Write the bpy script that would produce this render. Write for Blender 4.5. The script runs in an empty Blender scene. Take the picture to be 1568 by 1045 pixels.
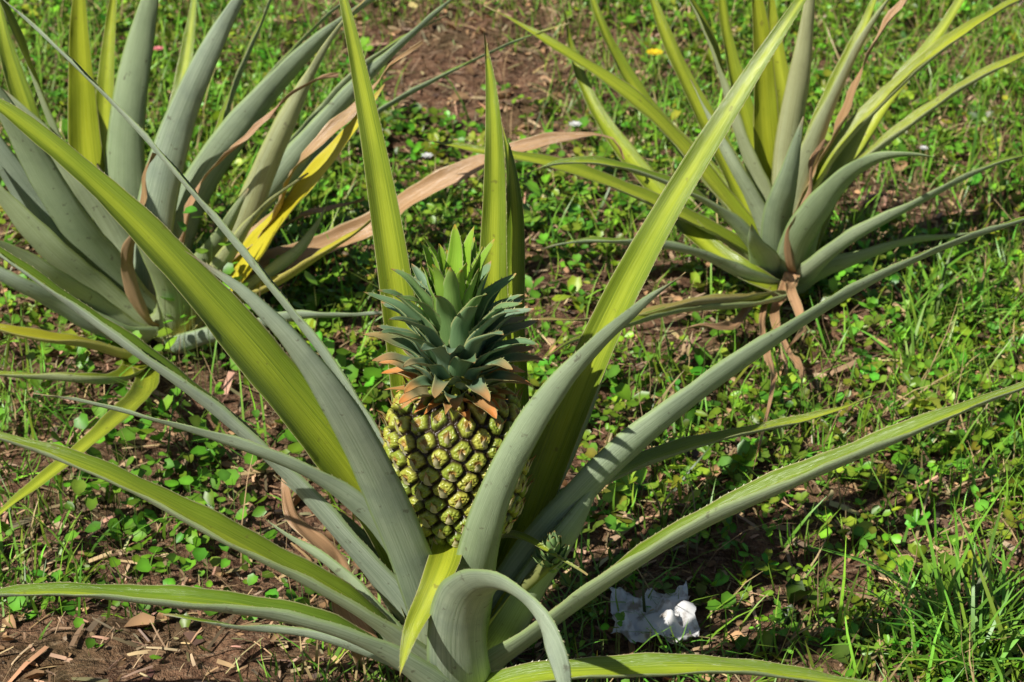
import bpy, math, random
import numpy as np
from mathutils import Vector, Matrix
random.seed(7); rng=np.random.default_rng(7)
S=bpy.context.scene
class NT:
    def __init__(s,name):
        s.m=bpy.data.materials.new(name); s.m.use_nodes=True; s.t=s.m.node_tree; s.t.nodes.clear()
        s.out=s.n('ShaderNodeOutputMaterial')
    def n(s,ty,**k):
        nd=s.t.nodes.new(ty)
        for a,b in k.items(): setattr(nd,a,b)
        return nd
    def l(s,a,b): s.t.links.new(a,b)
    def setv(s,inp,v):
        if isinstance(v,bpy.types.NodeSocket): s.l(v,inp)
        elif isinstance(v,(tuple,list)): inp.default_value=(*v,1) if len(v)==3 and inp.type=='RGBA' else v
        else: inp.default_value=v
    def mix(s,f,a,b,mode='MIX'):
        nd=s.n('ShaderNodeMix',data_type='RGBA',blend_type=mode)
        s.setv(nd.inputs[0],f); s.setv(nd.inputs[6],a); s.setv(nd.inputs[7],b); return nd.outputs[2]
    def math(s,op,a,b=0.0,c=None,clamp=False):
        nd=s.n('ShaderNodeMath',operation=op,use_clamp=clamp); s.setv(nd.inputs[0],a); s.setv(nd.inputs[1],b)
        if c is not None: s.setv(nd.inputs[2],c)
        return nd.outputs[0]
    def ss(s,x,a,b,lo=0.0,hi=1.0):
        if a>b: a,b,lo,hi=b,a,hi,lo
        nd=s.n('ShaderNodeMapRange',interpolation_type='SMOOTHSTEP'); s.setv(nd.inputs[0],x)
        for i,v in enumerate((a,b,lo,hi)): s.setv(nd.inputs[i+1],v)
        return nd.outputs[0]
    def attr(s,name): return s.n('ShaderNodeAttribute',attribute_name=name)
    def sep(s,v):
        nd=s.n('ShaderNodeSeparateXYZ'); s.l(v,nd.inputs[0]); return nd.outputs
    def mapv(s,v,sc):
        nd=s.n('ShaderNodeMapping'); s.l(v,nd.inputs[0]); nd.inputs['Scale'].default_value=sc; return nd.outputs[0]
    def noise(s,v,scale,detail=3,rough=.55):
        nd=s.n('ShaderNodeTexNoise'); s.l(v,nd.inputs['Vector']); nd.inputs['Scale'].default_value=scale
        nd.inputs['Detail'].default_value=detail; nd.inputs['Roughness'].default_value=rough; return nd.outputs[0]
    def obj(s): return s.n('ShaderNodeTexCoord').outputs['Object']
    def bsdf(s,col,rough=.5,spec=.5,bump=None,bs=.3,bd=.002,trans=0):
        b=s.n('ShaderNodeBsdfPrincipled'); s.setv(b.inputs['Base Color'],col); s.setv(b.inputs['Roughness'],rough)
        b.inputs['Specular IOR Level'].default_value=spec
        if bump is not None:
            bn=s.n('ShaderNodeBump'); bn.inputs['Strength'].default_value=bs; bn.inputs['Distance'].default_value=bd
            s.l(bump,bn.inputs['Height']); s.l(bn.outputs[0],b.inputs['Normal'])
        o=b.outputs[0]
        if trans:
            tr=s.n('ShaderNodeBsdfTranslucent'); s.setv(tr.inputs[0],col)
            mx=s.n('ShaderNodeMixShader'); mx.inputs[0].default_value=trans
            s.l(o,mx.inputs[1]); s.l(tr.outputs[0],mx.inputs[2]); o=mx.outputs[0]
        s.l(o,s.out.inputs[0]); return s.m
def leaf_mats():
    a=NT('leaf_upper'); uv=a.attr('luv').outputs['Vector']; lc=a.attr('LC'); rgb=a.n('ShaderNodeSeparateColor'); a.l(lc.outputs['Color'],rgb.inputs[0])
    yel,dry,rnd=rgb.outputs[0],rgb.outputs[1],rgb.outputs[2]
    u,v,_=a.sep(uv)
    st=a.noise(a.mapv(uv,(22,.8,1)),1,4); bl=a.noise(a.obj(),14,4); fine=a.noise(a.mapv(uv,(110,6,1)),1,3)
    cen=a.math('ABSOLUTE',a.math('SUBTRACT',u,.5))
    cf=a.ss(a.math('ADD',cen,a.math('MULTIPLY',a.math('SUBTRACT',st,.5),.5)),.33,.04)
    g=a.mix(cf,(.060,.15,.004),(.44,.54,.03))
    g=a.mix(a.ss(bl,.35,.7,0,.5),g,(.14,.27,.008)); g=a.mix(.3,g,a.mix(fine,(.04,.10,.004),(.55,.65,.09)))
    g=a.mix(a.math('MULTIPLY',yel,.85),g,a.mix(st,(.78,.56,.03),(.52,.54,.03)))
    tipd=a.ss(a.noise(a.obj(),75,3),.66,.74)
    g=a.mix(a.math('MULTIPLY',tipd,.5),g,(.13,.09,.03))
    br=a.mix(st,(.24,.12,.05),(.74,.46,.25)); g=a.mix(dry,g,br)
    g=a.mix(a.ss(cen,.475,.495),g,(.42,.40,.18))
    up=a.bsdf(g,a.ss(fine,.3,.7,.24,.40),.6,a.mix(.5,st,fine),.6,.0015)
    b=NT('leaf_underside'); uv=b.attr('luv').outputs['Vector']; lc=b.attr('LC'); rgb=b.n('ShaderNodeSeparateColor'); b.l(lc.outputs['Color'],rgb.inputs[0])
    yel,dry,rnd=rgb.outputs[0],rgb.outputs[1],rgb.outputs[2]
    u,v,_=b.sep(uv)
    st=b.noise(b.mapv(uv,(45,.9,1)),1,4); bl=b.noise(b.obj(),24,5,.65); fine=b.noise(b.mapv(uv,(240,9,1)),1,2)
    g=b.mix(b.ss(st,.3,.7),(.285,.365,.245),(.49,.57,.41)); g=b.mix(b.ss(bl,.42,.70,0,.6),g,(.25,.31,.25))
    g=b.mix(b.ss(fine,.5,.7,0,.45),g,(.56,.63,.47))
    g=b.mix(b.math('MULTIPLY',rnd,.45),g,(.33,.44,.15))
    cu=b.math('ABSOLUTE',b.math('SUBTRACT',u,.5)); g=b.mix(b.ss(cu,.40,.49,0,.6),g,(.24,.36,.07))
    g=b.mix(yel,g,b.mix(st,(.74,.50,.04),(.52,.56,.13)))
    sp=b.ss(b.noise(b.obj(),100,3),.64,.72); g=b.mix(b.math('MULTIPLY',sp,.55),g,(.12,.10,.07))
    g=b.mix(dry,g,b.mix(st,(.20,.10,.045),(.66,.42,.24)))
    lo=b.bsdf(g,.44,.35,b.mix(.5,st,fine),.7,.0014)
    return [up,lo]
LM=leaf_mats()
def obj_from(name,V,F,mats,midx=None,attrs={},smooth=True,parent=None):
    me=bpy.data.meshes.new(name); me.from_pydata(V.tolist() if isinstance(V,np.ndarray) else [tuple(v) for v in V],[],F if not isinstance(F,np.ndarray) else F.tolist())
    for m in mats: me.materials.append(m)
    if midx is not None: me.polygons.foreach_set('material_index',np.array(midx,dtype=np.int32))
    for k,(ty,arr) in attrs.items():
        at=me.attributes.new(k,ty,'POINT'); at.data.foreach_set('color' if ty=='FLOAT_COLOR' else 'vector',np.array(arr,dtype=np.float32).ravel())
    if smooth: me.polygons.foreach_set('use_smooth',np.ones(len(me.polygons),dtype=bool))
    me.update(); o=bpy.data.objects.new(name,me); S.collection.objects.link(o)
    if parent: o.parent=parent
    return o
def catmull(pts,M):
    p=np.array(pts,float); p=np.vstack([2*p[0]-p[1],p,2*p[-1]-p[-2]]); n=len(p)-3
    seg=np.linalg.norm(np.diff(p[1:-1],axis=0),axis=1); cum=np.concatenate([[0],np.cumsum(seg)]); L=cum[-1]
    out=[]
    for q in np.linspace(0,L,M):
        i=min(int(np.searchsorted(cum,q,side='right'))-1,n-1); i=max(i,0); t=(q-cum[i])/max(seg[i],1e-6)
        a,b,c,d=p[i],p[i+1],p[i+2],p[i+3]
        out.append(.5*((2*b)+(-a+c)*t+(2*a-5*b+4*c-d)*t*t+(-a+3*b-3*c+d)*t**3))
    return np.array(out),L
class Leaves:
    def __init__(s): s.V=[];s.F=[];s.m=[];s.uv=[];s.lc=[]
    def add(s,pts,w,hints,yel=0,dry=0,M=44,arc=(65,48),prof=None,th=.0014,NS=11,wav=.0018,spines=0):
        C,L=catmull(pts,M); T=np.gradient(C,axis=0); T/=np.linalg.norm(T,axis=1)[:,None]
        base=len(s.V); rnd=random.random(); ph=random.random()*6
        ss=np.linspace(-1,1,NS)
        top=[];bot=[];ed=[]
        for j in range(M):
            t=j/(M-1); 
            h=np.array(hints[0])*(1-t)+np.array(hints[1])*t
            N=h-T[j]*np.dot(h,T[j]); N/=np.linalg.norm(N)+1e-9; B=np.cross(N,T[j])
            f=prof(t) if prof else ((1+.3*max(0,1-t/.12))*(1-t**2.3)**.95)
            f*=1+.05*math.sin(t*11+ph)
            ww=w*max(f,.02); al=math.radians(arc[0]*(1-t)+arc[1]*t)*(1+.15*math.sin(t*7+ph*3))
            cc=C[j]+B*math.sin(t*9+ph)*wav+N*math.sin(t*13+ph*2)*wav
            for q in ss:
                e=wav*.6*math.sin(t*L*45+ph+q*2)*abs(q)+wav*.3*math.sin(t*L*120+ph*2+q*3)*q*q
                p=cc+B*(ww/2*math.sin(q*al)/al)+N*(ww/2*(1-math.cos(q*al))/al+e)
                top.append(p); bot.append(p-(N*math.cos(q*al)-B*math.sin(q*al))*(th*(1-q*q*.8)*min(1,f+.1)))
            ed.append((B*math.cos(al)+N*math.sin(al),-B*math.cos(al)+N*math.sin(al)))
        for arr in (top,bot):
            for k,p in enumerate(arr):
                s.V.append(p); j,i=divmod(k,NS); s.uv.append((i/(NS-1),j/(M-1)*L*3+ph,rnd))
                t=j/(M-1); d=dry+max(0,(t-.93)/.07)*.7*(1-dry)
                s.lc.append((yel,min(d,1),rnd,1))
        nb=base+M*NS
        for j in range(M-1):
            for i in range(NS-1):
                a=base+j*NS+i; s.F.append((a,a+1,a+NS+1,a+NS)); s.m.append(0)
                a=nb+j*NS+i; s.F.append((a,a+NS,a+NS+1,a+1)); s.m.append(1)
            a=base+j*NS;b=nb+j*NS; s.F.append((a,a+NS,b+NS,b)); s.m.append(0)
            a+=NS-1;b+=NS-1; s.F.append((a,b,b+NS,a+NS)); s.m.append(0)
        if spines:
            n=int(L/.0085)
            for k in range(n):
                t=(k+random.random()*.6)/n*(M-2); j=int(t); fr=t-j
                for side,qi in ((0,NS-1),(1,0)):
                    p=top[j*NS+qi]*(1-fr)+top[(j+1)*NS+qi]*fr; o=ed[j][side]; h_=spines*random.uniform(.4,1.2); b=len(s.V)
                    for v_ in (p-T[j]*.0012-o*.0004,p+T[j]*.0009-o*.0004,p+T[j]*.0022+o*h_): s.V.append(v_); s.uv.append((1,t,rnd)); s.lc.append((yel,dry,rnd,1))
                    s.F.append((b,b+1,b+2)); s.m.append(0)
    def make(s,name,mats=None,parent=None):
        return obj_from(name,np.array(s.V),s.F,mats or LM,s.m,{'luv':('FLOAT_VECTOR',s.uv),'LC':('FLOAT_COLOR',s.lc)},parent=parent)
def hint(phi):   # direction the leaf's inner face turns to, tilted about the east-west axis
    p=math.radians(phi); c,s=math.cos(p),math.sin(p); return (0,-.87*c+.5*s,.5*c+.87*s)
# Leaf centre-lines: Bezier control points (or, with a leading P, points on the line) in world millimetres (x y z ...);
# then width m, face tilt at base/tip, yellow, dry
A_='''-74 -2 20 -102 127 168 -113 94 415 -119 151 572 -183 250 743;.046 15 15 .12 0
-57 -2 20 31 73 196 86 93 416 188 113 607 320 240 732;.046 30 25 .1 0
-56 -30 43 -32 -56 182 -62 -150 318 50 -78 468 159 0 500;.047 150 130 0 0
-37 -2 20 3 67 95 29 135 167 77 129 274 120 190 348;.04 140 140 0 0
-50 -20 26 36 2 239 208 101 368 417 180 438 622 250 454;.064 125 88 0 0
-42 -60 51 78 -54 184 215 -81 311 395 -38 355 558 -20 418;.070 86 74 .05 0
-43 20 27 -20 69 219 119 176 170 287 198 195 410 260 210;.042 80 65 .15 0
-78 -2 20 -104 31 238 -264 49 372 -374 99 568 -560 150 647;.071 52 48 .1 0
-80 -13 20 -136 5 192 -264 -15 339 -398 17 455 -553 40 549;.066 88 74 0 0
-79 41 20 -94 86 276 -236 146 406 -400 212 591 -564 300 705;.034 80 95 0 0
-73 -30 43 -81 -66 204 -114 -115 314 -144 -152 505 -278 -120 582;.050 155 150 0 0
-77 -20 34 -81 -48 205 -100 -69 329 -326 -73 387 -445 -40 390;.040 125 100 0 0
-75 -60 51 -127 -102 192 -289 -79 263 -398 -65 343 -550 -50 371;.068 78 70 .08 0
-67 -100 60 -107 -140 203 -297 -167 255 -432 -116 233 -573 -110 193;.062 88 74 0 0
-83 -40 26 -119 -49 108 -207 -13 79 -277 -40 121 -352 -20 115;.04 100 95 0 0
-53 -120 77 31 -138 170 179 -135 136 284 -121 120 404 -110 100;.045 70 65 .05 0
-55 -80 51 -42 -160 145 -91 -112 302 47 -319 424 47 -340 242;.066 160 130 0 0
-57 -35 230 -63 -80 233 -74 -119 225 -93 -159 203 -106 -180 169;.034 40 60 .25 0
-13 90 235 -9 109 349 -34 106 456 -7 159 555 -25 190 660;.038 35 30 .1 0
4 120 216 1 127 309 -5 156 398 11 151 491 -10 190 570;.034 60 50 0 0
-81 -2 20 -106 13 91 -129 30 150 -185 28 210 -239 50 242;.048 120 110 0 0
-79 40 21 -129 81 115 -151 134 211 -224 121 311 -297 170 379;.044 60 50 .4 0
-151 0 53 -163 16 104 -195 42 136 -219 45 194 -238 90 219;.034 60 60 0 1
-43 0 53 -18 -14 100 -44 45 250 11 -30 218 73 -50 188;.022 60 60 .2 0
-63 -20 26 -34 -13 89 -4 -29 145 25 42 196 75 80 189;.05 80 50 .45 0
-81 -2 20 -98 -5 66 -119 -12 111 -146 43 132 -150 60 175;.045 80 60 .45 0
-69 -54 20 -76 -46 69 -90 -49 119 -91 -72 168 -73 -50 214;.05 150 140 .1 0
-46 -30 35 -4 -22 96 36 -22 157 60 19 230 116 60 255;.05 140 120 0 0
-76 -50 34 -116 -38 89 -145 -36 154 -195 -9 187 -250 10 218;.045 110 100 0 0'''
B_='''-494 741 20 -607 821 145 -587 744 358 -654 751 518;.060 70 50 .1 0
-506 741 20 -602 865 142 -576 831 341 -555 860 515;.062 30 20 .25 0
-500 759 20 -556 796 193 -485 784 369 -447 820 537;.070 140 130 0 0
-484 741 20 -505 768 217 -412 758 365 -314 781 525;.060 140 130 0 0
-479 741 20 -458 848 211 -300 804 376 -140 899 465;.058 130 110 0 0
-467 741 21 -316 810 129 -320 747 350 -189 850 448;.054 120 90 .3 0
-463 723 19 -353 867 142 -213 811 342 -54 921 447;.064 120 90 0 0
-459 724 19 -363 911 60 -275 827 347 -90 942 393;.060 110 80 .1 0
P -455 723 20 -390 735 70 -325 740 150 -266 720 246 -204 720 320 -160 720 383;.058 50 35 1 0
-444 705 20 -360 745 66 -278 737 116 -241 749 204;.048 110 90 .1 0
-479 706 20 -398 661 106 -469 588 234 -502 581 339;.056 140 140 .1 0
-496 732 20 -563 682 164 -598 638 329 -658 621 483;.066 140 110 0 0
-499 724 20 -610 715 122 -641 686 284 -703 701 417;.068 140 130 0 0
-501 706 20 -561 672 140 -646 647 216 -694 661 347;.062 130 100 .1 0
-495 723 20 -528 796 132 -575 728 270 -655 751 370;.060 140 130 .1 0
-498 688 20 -568 635 82 -625 597 171 -724 600 213;.058 120 110 0 0
-488 653 20 -531 579 67 -617 566 120 -707 550 128;.046 80 60 .65 0
-487 638 20 -470 474 76 -574 489 81 -700 502 101;.046 90 80 .2 0
-471 601 31 -427 394 115 -451 263 169 -614 151 65;.036 60 60 .25 0
-487 705 20 -611 784 167 -672 812 316 -681 900 484;.050 60 60 .1 0
-484 740 21 -576 913 102 -578 942 282 -539 999 449;.046 20 20 .2 0
-470 740 20 -487 993 63 -370 1009 311 -188 1100 383;.052 90 80 0 0
-465 738 21 -410 1110 18 -166 1003 284 82 1049 338;.042 90 75 0 0
P -440 720 20 -360 770 70 -281 800 95 -202 840 124 -128 840 179 -39 850 216 59 860 244 130 870 242 151 870 207;.042 20 25 0 .95
-458 687 20 -343 775 68 -231 638 161 -151 660 256;.050 70 60 .8 .1
-447 670 20 -348 614 90 -252 563 141 -146 500 175;.044 110 100 0 0
-468 704 22 -562 977 19 -471 1090 169 -464 1198 381;.050 60 60 .1 0
-483 705 20 -503 657 115 -488 617 227 -443 650 320;.022 60 60 .1 .9
-473 723 20 -426 737 109 -386 684 159 -340 700 247;.046 120 110 .1 0
-468 723 20 -442 814 103 -292 841 131 -205 900 140;.012 60 60 0 1
-480 741 20 -457 739 145 -370 737 361 -225 800 358;.010 60 60 0 1
P -467 741 20 -330 760 170 -262 700 290 -200 720 350 -150 730 405 -110 735 430;.030 40 40 .1 .9
-450 700 20 -395 690 120 -330 690 230 -262 705 268;.042 100 80 .35 0
-500 690 20 -560 640 110 -610 600 205 -690 560 262;.056 130 120 .1 0
-470 760 20 -430 900 150 -370 930 330 -300 960 470;.050 80 70 .1 0'''
C_='''384 853 20 327 866 179 283 869 352 202 900 501;.048 90 50 .2 0
388 853 20 346 890 173 345 903 325 317 930 491;.052 60 40 .3 0
393 853 20 365 853 187 382 832 346 390 840 522;.054 110 90 .35 0
393 854 20 369 824 196 438 842 349 526 881 490;.050 95 80 .25 0
398 853 19 382 839 269 610 967 360 785 1030 427;.048 76 66 .25 0
401 840 27 402 789 244 596 860 325 759 900 383;.048 80 70 .25 0
393 821 38 424 676 167 589 761 262 742 770 274;.048 95 85 .05 0
388 821 38 369 722 142 403 728 314 548 660 308;.054 130 110 0 0
379 854 20 291 935 170 128 986 311 -41 1081 353;.048 70 50 .2 0
378 844 21 257 834 162 59 785 248 -124 801 274;.052 60 50 .15 0
371 830 27 324 752 161 172 752 308 9 719 257;.050 74 60 .05 0
367 800 39 303 706 117 175 684 212 38 661 177;.048 90 80 0 0
360 750 55 288 644 127 151 569 116 21 540 142;.040 90 80 .2 .45
393 820 27 450 770 111 533 777 127 631 780 147;.050 110 90 .05 0
379 853 20 351 1012 98 214 994 290 183 1102 413;.046 50 40 .2 0
382 840 27 350 776 115 350 737 233 373 720 338;.052 150 140 0 0
379 820 38 338 781 88 329 730 138 312 700 195;.05 150 140 0 0
393 853 20 379 829 193 464 843 355 537 851 502;.024 60 60 .1 .95
378 820 48 380 752 118 365 716 202 410 761 288;.016 70 70 0 1
358 746 67 255 713 143 106 1092 132 70 1094 357;.042 60 50 .15 0
378 852 20 336 1042 114 129 1081 188 110 1149 387;.048 60 50 .15 0
393 853 20 367 963 150 296 1020 276 287 1049 431;.044 60 50 .2 0
398 853 20 446 967 167 587 978 306 664 1100 414;.044 60 60 .2 0
393 853 20 390 886 187 465 951 311 515 1001 448;.044 70 60 .2 0
388 853 20 413 958 146 367 997 284 361 1050 431;.044 50 50 .3 0
383 850 21 355 835 151 279 836 223 241 880 325;.038 110 90 .1 0
353 700 83 222 636 99 120 535 148 36 420 157;.034 85 85 .1 0
375 780 80 332 682 58 361 565 72 358 450 94;.015 40 40 0 1
367 780 70 303 630 61 335 436 111 280 280 92;.010 40 40 0 1
367 780 70 324 706 38 276 602 111 181 600 81;.016 40 40 0 1
382 800 79 371 725 83 391 650 86 356 580 73;.016 40 40 0 1'''
def bez(c,n=12):
    c=np.array(c,float).reshape(-1,3)/1000; d=len(c)-1; t=np.linspace(0,1,n)
    return np.stack([math.comb(d,k)*t**k*(1-t)**(d-k) for k in range(d+1)],1)@c
def build(name,txt,spines=0):
    L=Leaves()
    for ln in txt.split('\n'):
        a,b=ln.split(';'); w,p0,p1,yel,dry=[float(k) for k in b.split()]
        mid=(p0+p1)/2; arc=(62,54) if 60<mid<112 else (46,32)
        pts=np.array([float(k) for k in a[2:].split()]).reshape(-1,3)/1000 if a[0]=='P' else bez([float(k) for k in a.split()])
        L.add(pts,w,(hint(p0),hint(p1)),yel,dry,arc=arc,wav=.002 if dry<.5 else .006,spines=spines if dry<.5 else 0)
    return L.make(name)
build('pineapple_plant',A_,.0011); build('pineapple_plant.001',B_); build('pineapple_plant.002',C_)
# ---------- ground
def vnoise(x,y,sc,seed):
    r=np.random.default_rng(seed).random((64,64)); x=x*sc+1000;y=y*sc+1000
    xi=np.floor(x).astype(int);yi=np.floor(y).astype(int);fx=x-xi;fy=y-yi;fx=fx*fx*(3-2*fx);fy=fy*fy*(3-2*fy)
    g=lambda a,b:r[a%64,b%64]
    return g(xi,yi)*(1-fx)*(1-fy)+g(xi+1,yi)*fx*(1-fy)+g(xi,yi+1)*(1-fx)*fy+g(xi+1,yi+1)*fx*fy
def gh(x,y):
    f=np.exp(-((x/4)**2+((y-.8)/4)**2))
    return f*((vnoise(x,y,4,1)-.5)*.04+(vnoise(x,y,14,2)-.5)*.024+(vnoise(x,y,45,3)-.5)*.014)
n=460; q=np.linspace(-1,1,n); ax=np.sinh(q*6)/np.sinh(6)*60*.5+q*2.0
X,Y=np.meshgrid(ax,ax+.9); Z=gh(X,Y)
V=np.stack([X.ravel(),Y.ravel(),Z.ravel()],1)
idx=np.arange(n*n).reshape(n,n); F=np.stack([idx[:-1,:-1],idx[:-1,1:],idx[1:,1:],idx[1:,:-1]],-1).reshape(-1,4)
g=NT('soil'); ob=g.obj(); n1=g.noise(ob,5,4); n2=g.noise(ob,40,5,.7); n3=g.noise(ob,180,4,.7); n4=g.noise(g.mapv(ob,(1,3,1)),60,4,.7)
col=g.mix(g.ss(n2,.35,.65),(.11,.055,.030),(.42,.23,.13)); col=g.mix(g.ss(n4,.50,.66,0,.8),col,(.54,.36,.22))
col=g.mix(g.ss(n1,.45,.65,0,.35),col,(.09,.10,.03)); col=g.mix(g.ss(n3,.5,.7,0,.7),col,(.055,.028,.016))
soil=g.bsdf(col,.95,.2,g.math('ADD',n2,g.math('MULTIPLY',n3,.5)),1,.025)
obj_from('ground',V,F,[soil])
# ---------- scatter
def leafmat(name,rough=.45,trans=0.0):
    a=NT(name); lc=a.attr('LC').outputs['Color']
    return a.bsdf(lc,rough,.4,trans=trans)
GM=leafmat('grass_blade',.4); CM=leafmat('weed_leaf',.38,.18); DM=leafmat('dry_straw',.8)
def scatter(tv,tf,pos,yaw,pitch,roll,scale,col):
    m=len(pos); cy,sy=np.cos(yaw),np.sin(yaw); cp,sp=np.cos(pitch),np.sin(pitch); cr,sr=np.cos(roll),np.sin(roll)
    o=np.zeros(m); I=o+1
    Rz=np.stack([cy,-sy,o,sy,cy,o,o,o,I],1).reshape(m,3,3); Rx=np.stack([I,o,o,o,cp,-sp,o,sp,cp],1).reshape(m,3,3); Ry=np.stack([cr,o,sr,o,I,o,-sr,o,cr],1).reshape(m,3,3)
    R=Rz@Rx@Ry; T=tv[None]*scale[:,None,:]
    V=np.einsum('mij,mkj->mki',R,T)+pos[:,None,:]
    k=len(tv); F=(np.array(tf)[None]+(np.arange(m)*k)[:,None,None]).reshape(-1,len(tf[0]))
    C=np.repeat(np.concatenate([col,np.ones((m,1))],1),k,axis=0)
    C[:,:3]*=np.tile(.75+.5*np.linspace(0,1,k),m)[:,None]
    return V.reshape(-1,3),F,C
def make_sc(name,parts,mats):
    V=[];F=[];C=[];mi=[];off=0
    for (v,f,c),k in parts:
        V.append(v);F+= (f+off).tolist();C.append(c);mi+=[k]*len(f);off+=len(v)
    return obj_from(name,np.concatenate(V),F,mats,mi,{'LC':('FLOAT_COLOR',np.concatenate(C))})
def area(m,x0=-1.3,x1=1.3,y0=-.45,y1=2.25): return rng.uniform(x0,x1,m),rng.uniform(y0,y1,m)
def bare(x,y):
    b=0
    for cx,cy_,r in ((.42,.24,.13),(.25,.18,.09),(.43,.62,.13),(-.02,.95,.13),(-.42,-.12,.12),(-.2,.1,.10),(.6,1.2,.15),(-.15,1.7,.2),(.2,.75,.08)): b=b+np.exp(-((x-cx)**2+(y-cy_)**2)/r**2)
    return np.clip(b,0,1)
def gdens(x,y): return .5*vnoise(x,y,2.3,11)+.3*vnoise(x,y,6,12)+.2*vnoise(x,y,17,13)-.16*bare(x,y)
def pick(m,lo,hi,fn):
    x,y=area(m); d=fn(x,y); k=rng.random(m)<np.clip((d-lo)/(hi-lo),0,1); return x[k],y[k]
bt=[];
for h,wd,b in ((0,.5,0),(.35,.45,.05),(.7,.3,.2),(1,.03,.45)): bt+=[(-wd,b,h),(wd,b,h)]
bt=np.array(bt,float); bf=[(0,1,3,2),(2,3,5,4),(4,5,7,6)]
def greens(m,base,var): 
    c=np.array(base)[None]*(1+rng.normal(0,var,(m,1))); c=c*(1+rng.normal(0,.14,(m,3))); return np.clip(c,.004,.9)
x,y=pick(80000,.30,.68,gdens); m=len(x)
pos=np.stack([x,y,gh(x,y)-.002],1); Hh=rng.gamma(2.6,.013,m)+.012
gc=greens(m,(.17,.32,.03),.32); dr=rng.random(m)<.14; gc[dr]=np.array((.48,.36,.17))*rng.uniform(.5,1.2,(dr.sum(),1))
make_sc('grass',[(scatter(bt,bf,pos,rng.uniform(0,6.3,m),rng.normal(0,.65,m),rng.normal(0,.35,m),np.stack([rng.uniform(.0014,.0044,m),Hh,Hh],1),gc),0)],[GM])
ct=np.array([(0,0,0),(-.32,.25,.06),(-.5,.6,.1),(-.28,.95,.05),(0,.9,-.02),(.28,.95,.05),(.5,.6,.1),(.32,.25,.06),(0,.55,-.04)],float)
cf=[(0,1,2,8),(8,2,3,4),(8,4,5,6),(0,8,6,7)]
def wdens(x,y): return .5*vnoise(x,y,2.0,21)+.3*vnoise(x,y,5,22)+.2*vnoise(x,y,15,23)-.2*bare(x,y)
x,y=pick(26000,.40,.64,wdens); m=len(x); parts=[]
hz=gh(x,y)+rng.uniform(.004,.03,m); ya=rng.uniform(0,6.3,m); sc=rng.gamma(5,.0021,m)+.003; base=greens(m,(.15,.33,.025),.32); base[:,0]*=rng.uniform(.7,1.7,m)
for k in range(3):
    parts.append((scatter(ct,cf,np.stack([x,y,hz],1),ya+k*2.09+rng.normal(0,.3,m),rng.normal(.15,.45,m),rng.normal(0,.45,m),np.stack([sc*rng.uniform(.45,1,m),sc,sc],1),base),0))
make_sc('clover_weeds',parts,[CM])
x,y=area(24000); m=len(x); st=np.array([(-.5,-.5,0),(.5,-.5,0),(.5,0,.05),(-.5,0,.05),(.3,.5,0),(-.3,.5,0)],float); sf=[(0,1,2,3),(3,2,4,5)]
pos=np.stack([x,y,gh(x,y)+rng.uniform(0,.008,m)],1); Ls=rng.gamma(1.7,.011,m)+.005
tan=np.array((.56,.38,.21))[None]*rng.uniform(.25,1.25,(m,1))*(1+rng.normal(0,.09,(m,3)))
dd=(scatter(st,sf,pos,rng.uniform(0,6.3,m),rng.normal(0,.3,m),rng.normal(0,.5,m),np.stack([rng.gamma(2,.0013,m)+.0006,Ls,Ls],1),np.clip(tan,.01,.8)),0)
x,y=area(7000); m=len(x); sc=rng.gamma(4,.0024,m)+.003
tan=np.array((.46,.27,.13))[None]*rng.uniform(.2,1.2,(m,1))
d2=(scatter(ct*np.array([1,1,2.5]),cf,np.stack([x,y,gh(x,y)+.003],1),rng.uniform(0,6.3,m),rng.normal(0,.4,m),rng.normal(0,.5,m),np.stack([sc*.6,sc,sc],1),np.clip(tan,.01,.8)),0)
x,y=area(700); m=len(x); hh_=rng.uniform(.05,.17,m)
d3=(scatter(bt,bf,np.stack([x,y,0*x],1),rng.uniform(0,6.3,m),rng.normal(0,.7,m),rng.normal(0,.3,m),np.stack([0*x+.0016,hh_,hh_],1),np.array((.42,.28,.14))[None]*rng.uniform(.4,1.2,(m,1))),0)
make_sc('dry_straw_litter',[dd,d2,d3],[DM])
def bweed(name,c,n,rad,height,size,col=(.14,.32,.022)):
    r=rng.uniform(0,1,n)**.6*rad; a=rng.uniform(0,6.3,n); x=c[0]+r*np.cos(a); y=c[1]+r*np.sin(a); z=rng.uniform(.1,1,n)*height*(1.1-r/rad*.5)
    s=rng.uniform(.4,1.1,n)*size
    p=scatter(ct,cf,np.stack([x,y,z],1),rng.uniform(0,6.3,n),rng.normal(.1,.5,n),rng.normal(0,.45,n),np.stack([s*rng.uniform(.7,1.1,n),s,s],1),greens(n,col,.25))
    hh=z+.002
    p2=scatter(bt*np.array([1,.1,1]),bf,np.stack([x,y,z-hh],1),rng.uniform(0,6.3,n),rng.normal(0,.02,n),rng.normal(0,.02,n),np.stack([0*x+.0012,hh,hh],1),greens(n,(.15,.2,.05),.2))
    return make_sc(name,[(p,0),(p2,1)],[CM,GM])
def gtuft(name,c,n,h,w=.004,rad=.02,col=(.15,.31,.03)):
    a=rng.uniform(0,6.3,n); x=c[0]+rng.normal(0,rad,n); y=c[1]+rng.normal(0,rad,n); H=rng.uniform(.4,1.1,n)*h
    p=scatter(bt,bf,np.stack([x,y,0*x-.003],1),a,-rng.uniform(0,.9,n),rng.normal(0,.15,n),np.stack([0*x+w,H,H],1),greens(n,col,.25))
    return make_sc(name,[(p,0)],[GM])
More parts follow.
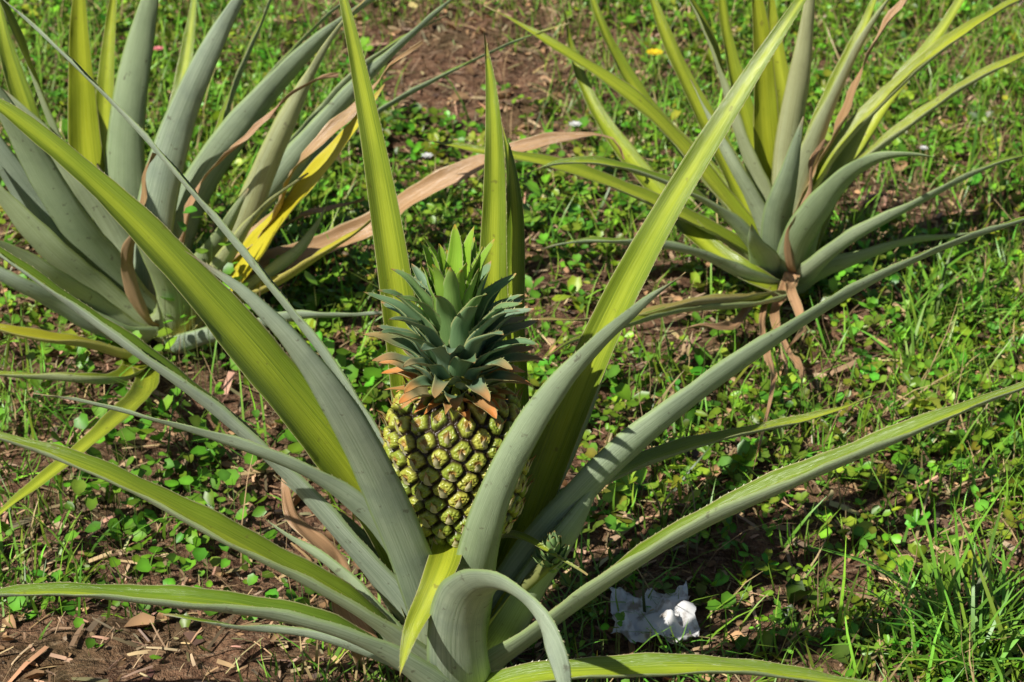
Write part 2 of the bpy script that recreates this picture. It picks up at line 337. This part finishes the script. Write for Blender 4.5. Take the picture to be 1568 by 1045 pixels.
for (c,*w) in [((-.434,.417),110,.13,.09,.026),((-.489,.241),140,.16,.06,.022),((-.373,.319),90,.10,.06,.022),((-.189,.57),100,.10,.07,.027),((-.310,.778),50,.09,.10,.024),((-.400,.66),70,.07,.24,.024),((-.571,.636),60,.12,.06,.02),((.096,.507),50,.1,.03,.014),((.291,.57),60,.1,.05,.014),((.296,.36),60,.14,.03,.012),((-.387,.154),90,.13,.04,.017),((-.2,.45),70,.10,.05,.024),((.10,.03),40,.06,.08,.012),((-.22,.12),40,.07,.05,.018),((.55,.45),50,.1,.03,.013),((.0,1.25),70,.15,.04,.018)]: bweed('broadleaf_weed',c,*w)
for (c,*w) in [((.49,.085),60,.17,.0055,.03),((.511,.019),50,.14,.005,.03),((.43,.05),40,.12,.005,.03),((.594,.796),40,.12,.006,.03),((.527,.67),25,.10,.005,.03),((.183,.03),60,.08,.003,.06),((.084,.154),30,.1,.003,.03),((-.139,1.016),30,.1,.003,.03),((-.293,.892),40,.12,.004,.03),((-.572,.507),40,.12,.003,.05),((.141,.587),30,.06,.003,.03),((-.546,.154),30,.08,.003,.04),((-.35,.45),30,.14,.003,.05),((.08,.95),30,.08,.004,.05),((.3,.42),30,.07,.004,.05),((.2,1.5),40,.1,.004,.08),((.9,1.3),50,.12,.005,.08),((-.3,1.5),40,.1,.004,.08),((-.13,.75),20,.14,.004,.02)]: gtuft('grass_tuft',c,*w)
def flower(name,c,h,r,col,npet=8):
    Vs=[];Fs=[];mi=[]
    for i in range(6):
        a=i/6*6.283
        for z in (0,h): Vs.append((c[0]+.0012*math.cos(a),c[1]+.0012*math.sin(a),z))
    for i in range(6): Fs.append((2*i,2*((i+1)%6),2*((i+1)%6)+1,2*i+1)); mi.append(0)
    for L_ in range(2):
        for i in range(npet):
            a=(i+.5*L_)/npet*6.283; b=len(Vs); d=(math.cos(a),math.sin(a)); e=(-d[1],d[0]); rr=r*(1-.35*L_)
            for (s_,w_,z_) in ((.05,.12,0),(.6,.3,.25),(1,.12,.3)):
                for sg in (-1,1): Vs.append((c[0]+d[0]*s_*rr+e[0]*w_*rr*sg,c[1]+d[1]*s_*rr+e[1]*w_*rr*sg,h+z_*rr+L_*.002))
            Fs.append((b,b+1,b+3,b+2)); Fs.append((b+2,b+3,b+5,b+4)); mi+=[1,1]
    k=NT(name+'_petal'); km=k.bsdf(col,.6,.3); st_=NT(name+'_stem'); sm=st_.bsdf((.12,.2,.04),.5)
    return obj_from(name,Vs,Fs,[sm,km],mi)
flower('yellow_flower',(.248,1.63),.06,.015,(.85,.62,.02),10)
flower('white_flower',(.103,1.37),.04,.011,(.7,.7,.65),7); flower('white_flower',(-.135,1.27),.03,.010,(.7,.7,.65),7)
flower('pink_flower',(-.60,1.55),.10,.010,(.8,.25,.25),8); flower('white_flower',(.66,1.30),.03,.008,(.7,.7,.65),7)
# ---------- pineapple fruit
PX=-.054; ZB,H=.203,.176
def Rp(t): return .0665*np.clip(1-np.abs(2*t-1)**3.0,0,1)**.5*(1-.09*(1-t))
NE=186; ei=np.arange(NE); eth=(ei*2.399963)%(2*np.pi); et=.015+.97*(ei+.5)/NE; ern=rng.random(NE)
nt,na=300,500; t=np.linspace(.0,1,nt); th=np.linspace(0,2*np.pi,na,endpoint=False)
T,TH=np.meshgrid(t,th,indexing='ij'); tt=T.ravel(); hh=TH.ravel(); R=Rp(tt)
dth=(hh[:,None]-eth[None]+np.pi)%(2*np.pi)-np.pi
du=dth*np.maximum(R,.035)[:,None]; dv=(tt[:,None]-et[None])*H*1.1; D=np.sqrt(du**2+dv**2)
o=np.argpartition(D,2,axis=1)[:,:2]; r_=np.arange(len(tt)); dA=D[r_,o[:,0]]; dB=D[r_,o[:,1]]; sw=dA>dB; o0=np.where(sw,o[:,1],o[:,0])
d1=np.minimum(dA,dB); d2_=np.maximum(dA,dB); gap=d2_-d1; lv=dv[r_,o0]; lu=du[r_,o0]
g1=np.clip(gap/.007,0,1); g1=g1*g1*(3-2*g1)
disp=.0072*g1*(1-.45*np.clip(d1/.012,0,1)**2)-.0025*np.clip(1-d1/.0035,0,1)+(vnoise(hh*10,tt*30,5,41)-.5)*.0020
e=1e-3; dR=(Rp(np.clip(tt+e,0,1))-Rp(np.clip(tt-e,0,1)))/(2*e*H); nr=1/np.sqrt(1+dR**2); nz=-dR*nr
RR=R+disp*nr; V=np.stack([PX+RR*np.cos(hh),RR*np.sin(hh),ZB+tt*H+disp*nz],1)
idx=np.arange(nt*na).reshape(nt,na); nx=np.roll(idx,-1,1); F=np.stack([idx[:-1],nx[:-1],nx[1:],idx[1:]],-1).reshape(-1,4)
C=np.stack([np.clip(gap/.016,0,1),np.clip(d1/.014,0,1),ern[o0],np.clip(lv/.02+.5,0,1)],1)
f=NT('pineapple_rind'); at=f.attr('LC'); sp=f.n('ShaderNodeSeparateColor'); f.l(at.outputs['Color'],sp.inputs[0]); ga,dd_,rn=sp.outputs
nn=f.noise(f.obj(),260,4,.6)
col=f.mix(rn,(.25,.35,.035),(.56,.54,.08)); col=f.mix(f.ss(nn,.52,.68,0,.5),col,(.17,.16,.05))
col=f.mix(f.ss(dd_,.36,.12,0,.8),col,(.42,.20,.06)); col=f.mix(f.ss(ga,.38,.12),col,(.05,.032,.014))
rind=f.bsdf(col,.32,.6,nn,.5,.0015)
fruit=obj_from('fruit_body',V,F,[rind],None,{'LC':('FLOAT_COLOR',C)})
b=NT('bract'); uv=b.attr('luv').outputs['Vector']; u,v,_=b.sep(uv); nz_=b.noise(b.obj(),300,3)
bc=b.mix(nz_,(.70,.64,.40),(.40,.36,.14)); bc=b.mix(b.ss(v,.45,.9),bc,b.mix(nz_,(.55,.25,.07),(.20,.10,.05))); BR=b.bsdf(bc,.55,.35)
BL=Leaves()
for i in range(NE):
    a=eth[i]; ti=et[i]; R0=float(Rp(np.array(ti)))
    if R0<.025: continue
    rad=np.array((math.cos(a),math.sin(a),0)); c0=np.array((PX,0,ZB+ti*H)); s=random.uniform(.7,1.5); nn0=len(BL.uv); tg=np.array((-math.sin(a),math.cos(a),0))*random.uniform(-.003,.003)
    pts=[c0+rad*(R0+.0062)+np.array((0,0,-.0076)),c0+rad*(R0+.0082)+np.array((0,0,-.003)),c0+rad*(R0+.0096)+tg*.4+np.array((0,0,.002*s)),c0+rad*(R0+.0112+random.uniform(0,.006))+tg+np.array((0,0,.0095*s))]
    BL.add(pts,.0085,(-rad,-rad),0,0,M=9,arc=(30,60),prof=lambda t:(1-t)**1.0+.05,th=.0006,NS=5,wav=.0003)
    for k in range(nn0,len(BL.uv)):
        q_=(k-nn0)%45; BL.uv[k]=(BL.uv[k][0],(q_//5)/8,0)
bracts=BL.make('bracts',[BR,BR])
c=NT('crown_leaf'); uv=c.attr('luv').outputs['Vector']; lc=c.attr('LC'); sp=c.n('ShaderNodeSeparateColor'); c.l(lc.outputs['Color'],sp.inputs[0]); yel,dry,rn=sp.outputs
st=c.noise(c.mapv(uv,(40,3,1)),1,4); u,v,_=c.sep(uv)
cc=c.mix(st,(.14,.26,.14),(.33,.43,.29)); cc=c.mix(c.math('MULTIPLY',rn,.5),cc,(.11,.26,.05)); cc=c.mix(yel,cc,c.mix(st,(.18,.42,.02),(.44,.64,.07)))
cc=c.mix(dry,cc,c.mix(st,(.78,.17,.02),(.80,.40,.10)))
cc=c.mix(c.ss(c.math('ABSOLUTE',c.math('SUBTRACT',u,.5)),.43,.49),cc,(.45,.48,.20))
CRM=c.bsdf(cc,.4,.5,st,.4,.001,trans=.12)
CL=Leaves(); NC=80; zt=ZB+H-.006
def cprof(t): return (.8+.2*min(1,t*4))*max(1-t,0)**.60
for i in range(NC):
    k=i/(NC-1); a=i*2.399963+.5+random.uniform(-.15,.15); rad=np.array((math.cos(a),math.sin(a),0))
    el=math.radians(5+ 70*k**.8+random.uniform(-7,7)); L=(.043+.034*min(1,k*2.5)+.006*k)*random.uniform(.85,1.15)
    z0=zt+.076*k; r0=.026*(1-k)**.5+.004
    p=np.array((PX,0,z0))+rad*r0; pts=[p]; e_=min(el+.35,1.5)
    for q in range(4):
        p=p+(rad*math.cos(e_)+np.array((0,0,1))*math.sin(e_))*L/4; pts.append(p); e_+= -.24 if k<.75 else -.08
    dry=max(0,.9-k*12) if k<.09 else 0
    hN=-rad*math.sin(el)+np.array((0,0,1.))*math.cos(el)+1e-3
    n0=len(CL.lc)
    CL.add(pts,.032,(hN,hN),min(1,max(0,(k-.60)*3.4)),dry,M=16,arc=(60,40),prof=cprof,th=.0010,NS=7,wav=.0008,spines=.0015)
    if k<.34:
        for z_ in range(n0,n0+224):
            tq=((z_-n0)%(16*7)//7)/15; y_,d_,r__,_1=CL.lc[z_]; CL.lc[z_]=(y_,max(d_,min(1,max(0,(tq-.45)*2.6))*(1-k*2.2)),r__,1)
crown=CL.make('crown',[CRM,CRM])
OB=Leaves()
for i in range(24):
    a=i*2.399963; rad=np.array((math.cos(a),math.sin(a),0)); L=.027*random.uniform(.8,1.3); p=np.array((PX,0,zt+random.uniform(-.004,.003)))+rad*random.uniform(.02,.042)
    pts=[p,p+rad*L*.5+np.array((0,0,.004)),p+rad*L+np.array((0,0,-.004+random.uniform(0,.014)))]
    OB.add(pts,.015,((0,0,1),(0,0,1)),0,random.uniform(.6,1),M=9,arc=(50,50),prof=lambda t:(1-t)**.9+.03,th=.0006,NS=5,wav=.0003)
ob_=OB.make('collar_bracts',[CRM,CRM])
def tube(name,path,r0,r1,mat):
    C_2,L=catmull(path,12); Vs=[];Fs=[]
    for j,p in enumerate(C_2):
        r=r0+(r1-r0)*(j/11)**2
        for i in range(16): a=i/16*2*math.pi; Vs.append((p[0]+r*math.cos(a),p[1]+r*math.sin(a),p[2]))
    for j in range(11):
        for i in range(16): Fs.append((j*16+i,j*16+(i+1)%16,(j+1)*16+(i+1)%16,(j+1)*16+i))
    return obj_from(name,Vs,Fs,[mat])
s=NT('stalk'); stm=s.bsdf(s.mix(s.noise(s.obj(),60,3),(.12,.16,.04),(.3,.3,.1)),.6)
stalk=tube('stalk',[(PX,0,-.01),(PX,0,.1),(PX,0,.222)],.016,.028,stm)
bs_=tube('slip_stem',[(PX,0,.09),(0,-.005,.13),(.040,-.02,.186)],.007,.009,stm)
SB=Leaves()
for i in range(26):
    k=i/25; a=i*2.4; rad=np.array((math.cos(a),math.sin(a),0)); L=.018; p=np.array((.040,-.02,.176+.026*k))+rad*(.010*(1-k)+.002); el=.8+k*.7
    d=rad*math.cos(el)+np.array((0,0,1))*math.sin(el); SB.add([p,p+d*L*.5+rad*.001,p+d*L],.015,(-rad+np.array((0,0,.5)),-rad),.3,0,M=8,arc=(60,50),prof=cprof,th=.0006,NS=5,wav=.0003)
slip=SB.make('slip_bud',[CRM,CRM])
E=bpy.data.objects.new('pineapple',None); S.collection.objects.link(E)
for k in (fruit,bracts,crown,ob_,stalk,bs_,slip): k.parent=E
n=24; a=np.linspace(-1,1,n); A,B=np.meshgrid(a,a)
xs=.152+A*.036*(1+.3*vnoise(A,B,2,31)+.2*vnoise(A,B,7,35)); ys=.100+B*.032*(1+.4*vnoise(A,B,2,32)+.3*vnoise(A,B,6,36)); zs=.010+.030*vnoise(A,B,2.5,33)+.008*vnoise(A,B,7,34)
idx=np.arange(n*n).reshape(n,n); F=np.stack([idx[:-1,:-1],idx[:-1,1:],idx[1:,1:],idx[1:,:-1]],-1).reshape(-1,4)
w=NT('white_plastic'); wm=w.bsdf(w.mix(w.ss(w.noise(w.obj(),60,4),.48,.68),(.80,.79,.77),(.34,.28,.22)),.6)
obj_from('crumpled_paper',np.stack([xs.ravel(),ys.ravel(),zs.ravel()],1),F,[wm])
Sd=Vector((-.50,-.42,.76)).normalized(); el=math.asin(Sd.z)
W=bpy.data.worlds.new('World'); S.world=W; W.use_nodes=True; nt_=W.node_tree; bg=nt_.nodes['Background']; sk=nt_.nodes.new('ShaderNodeTexSky'); sk.sky_type='NISHITA'; sk.sun_disc=False
sk.sun_elevation=el; sk.sun_rotation=math.atan2(Sd.x,Sd.y); nt_.links.new(sk.outputs[0],bg.inputs[0]); bg.inputs[1].default_value=.05
l=bpy.data.lights.new('sun','SUN'); l.energy=5; l.angle=math.radians(.5); l.color=(1,.965,.90); lo=bpy.data.objects.new('sun',l); S.collection.objects.link(lo); lo.rotation_euler=Sd.to_track_quat('Z','Y').to_euler()
cam=bpy.data.cameras.new('camera'); cam.lens=70; cam.sensor_width=36; cam.clip_end=300; cam.clip_start=.05; cam.dof.use_dof=True; cam.dof.focus_distance=1.93; cam.dof.aperture_fstop=11
co=bpy.data.objects.new('camera',cam); S.collection.objects.link(co); co.location=(0,-1.62,1.36); co.rotation_euler=(math.radians(60),0,0); S.camera=co
S.view_settings.view_transform='Standard'; S.view_settings.look='None'; S.view_settings.exposure=0
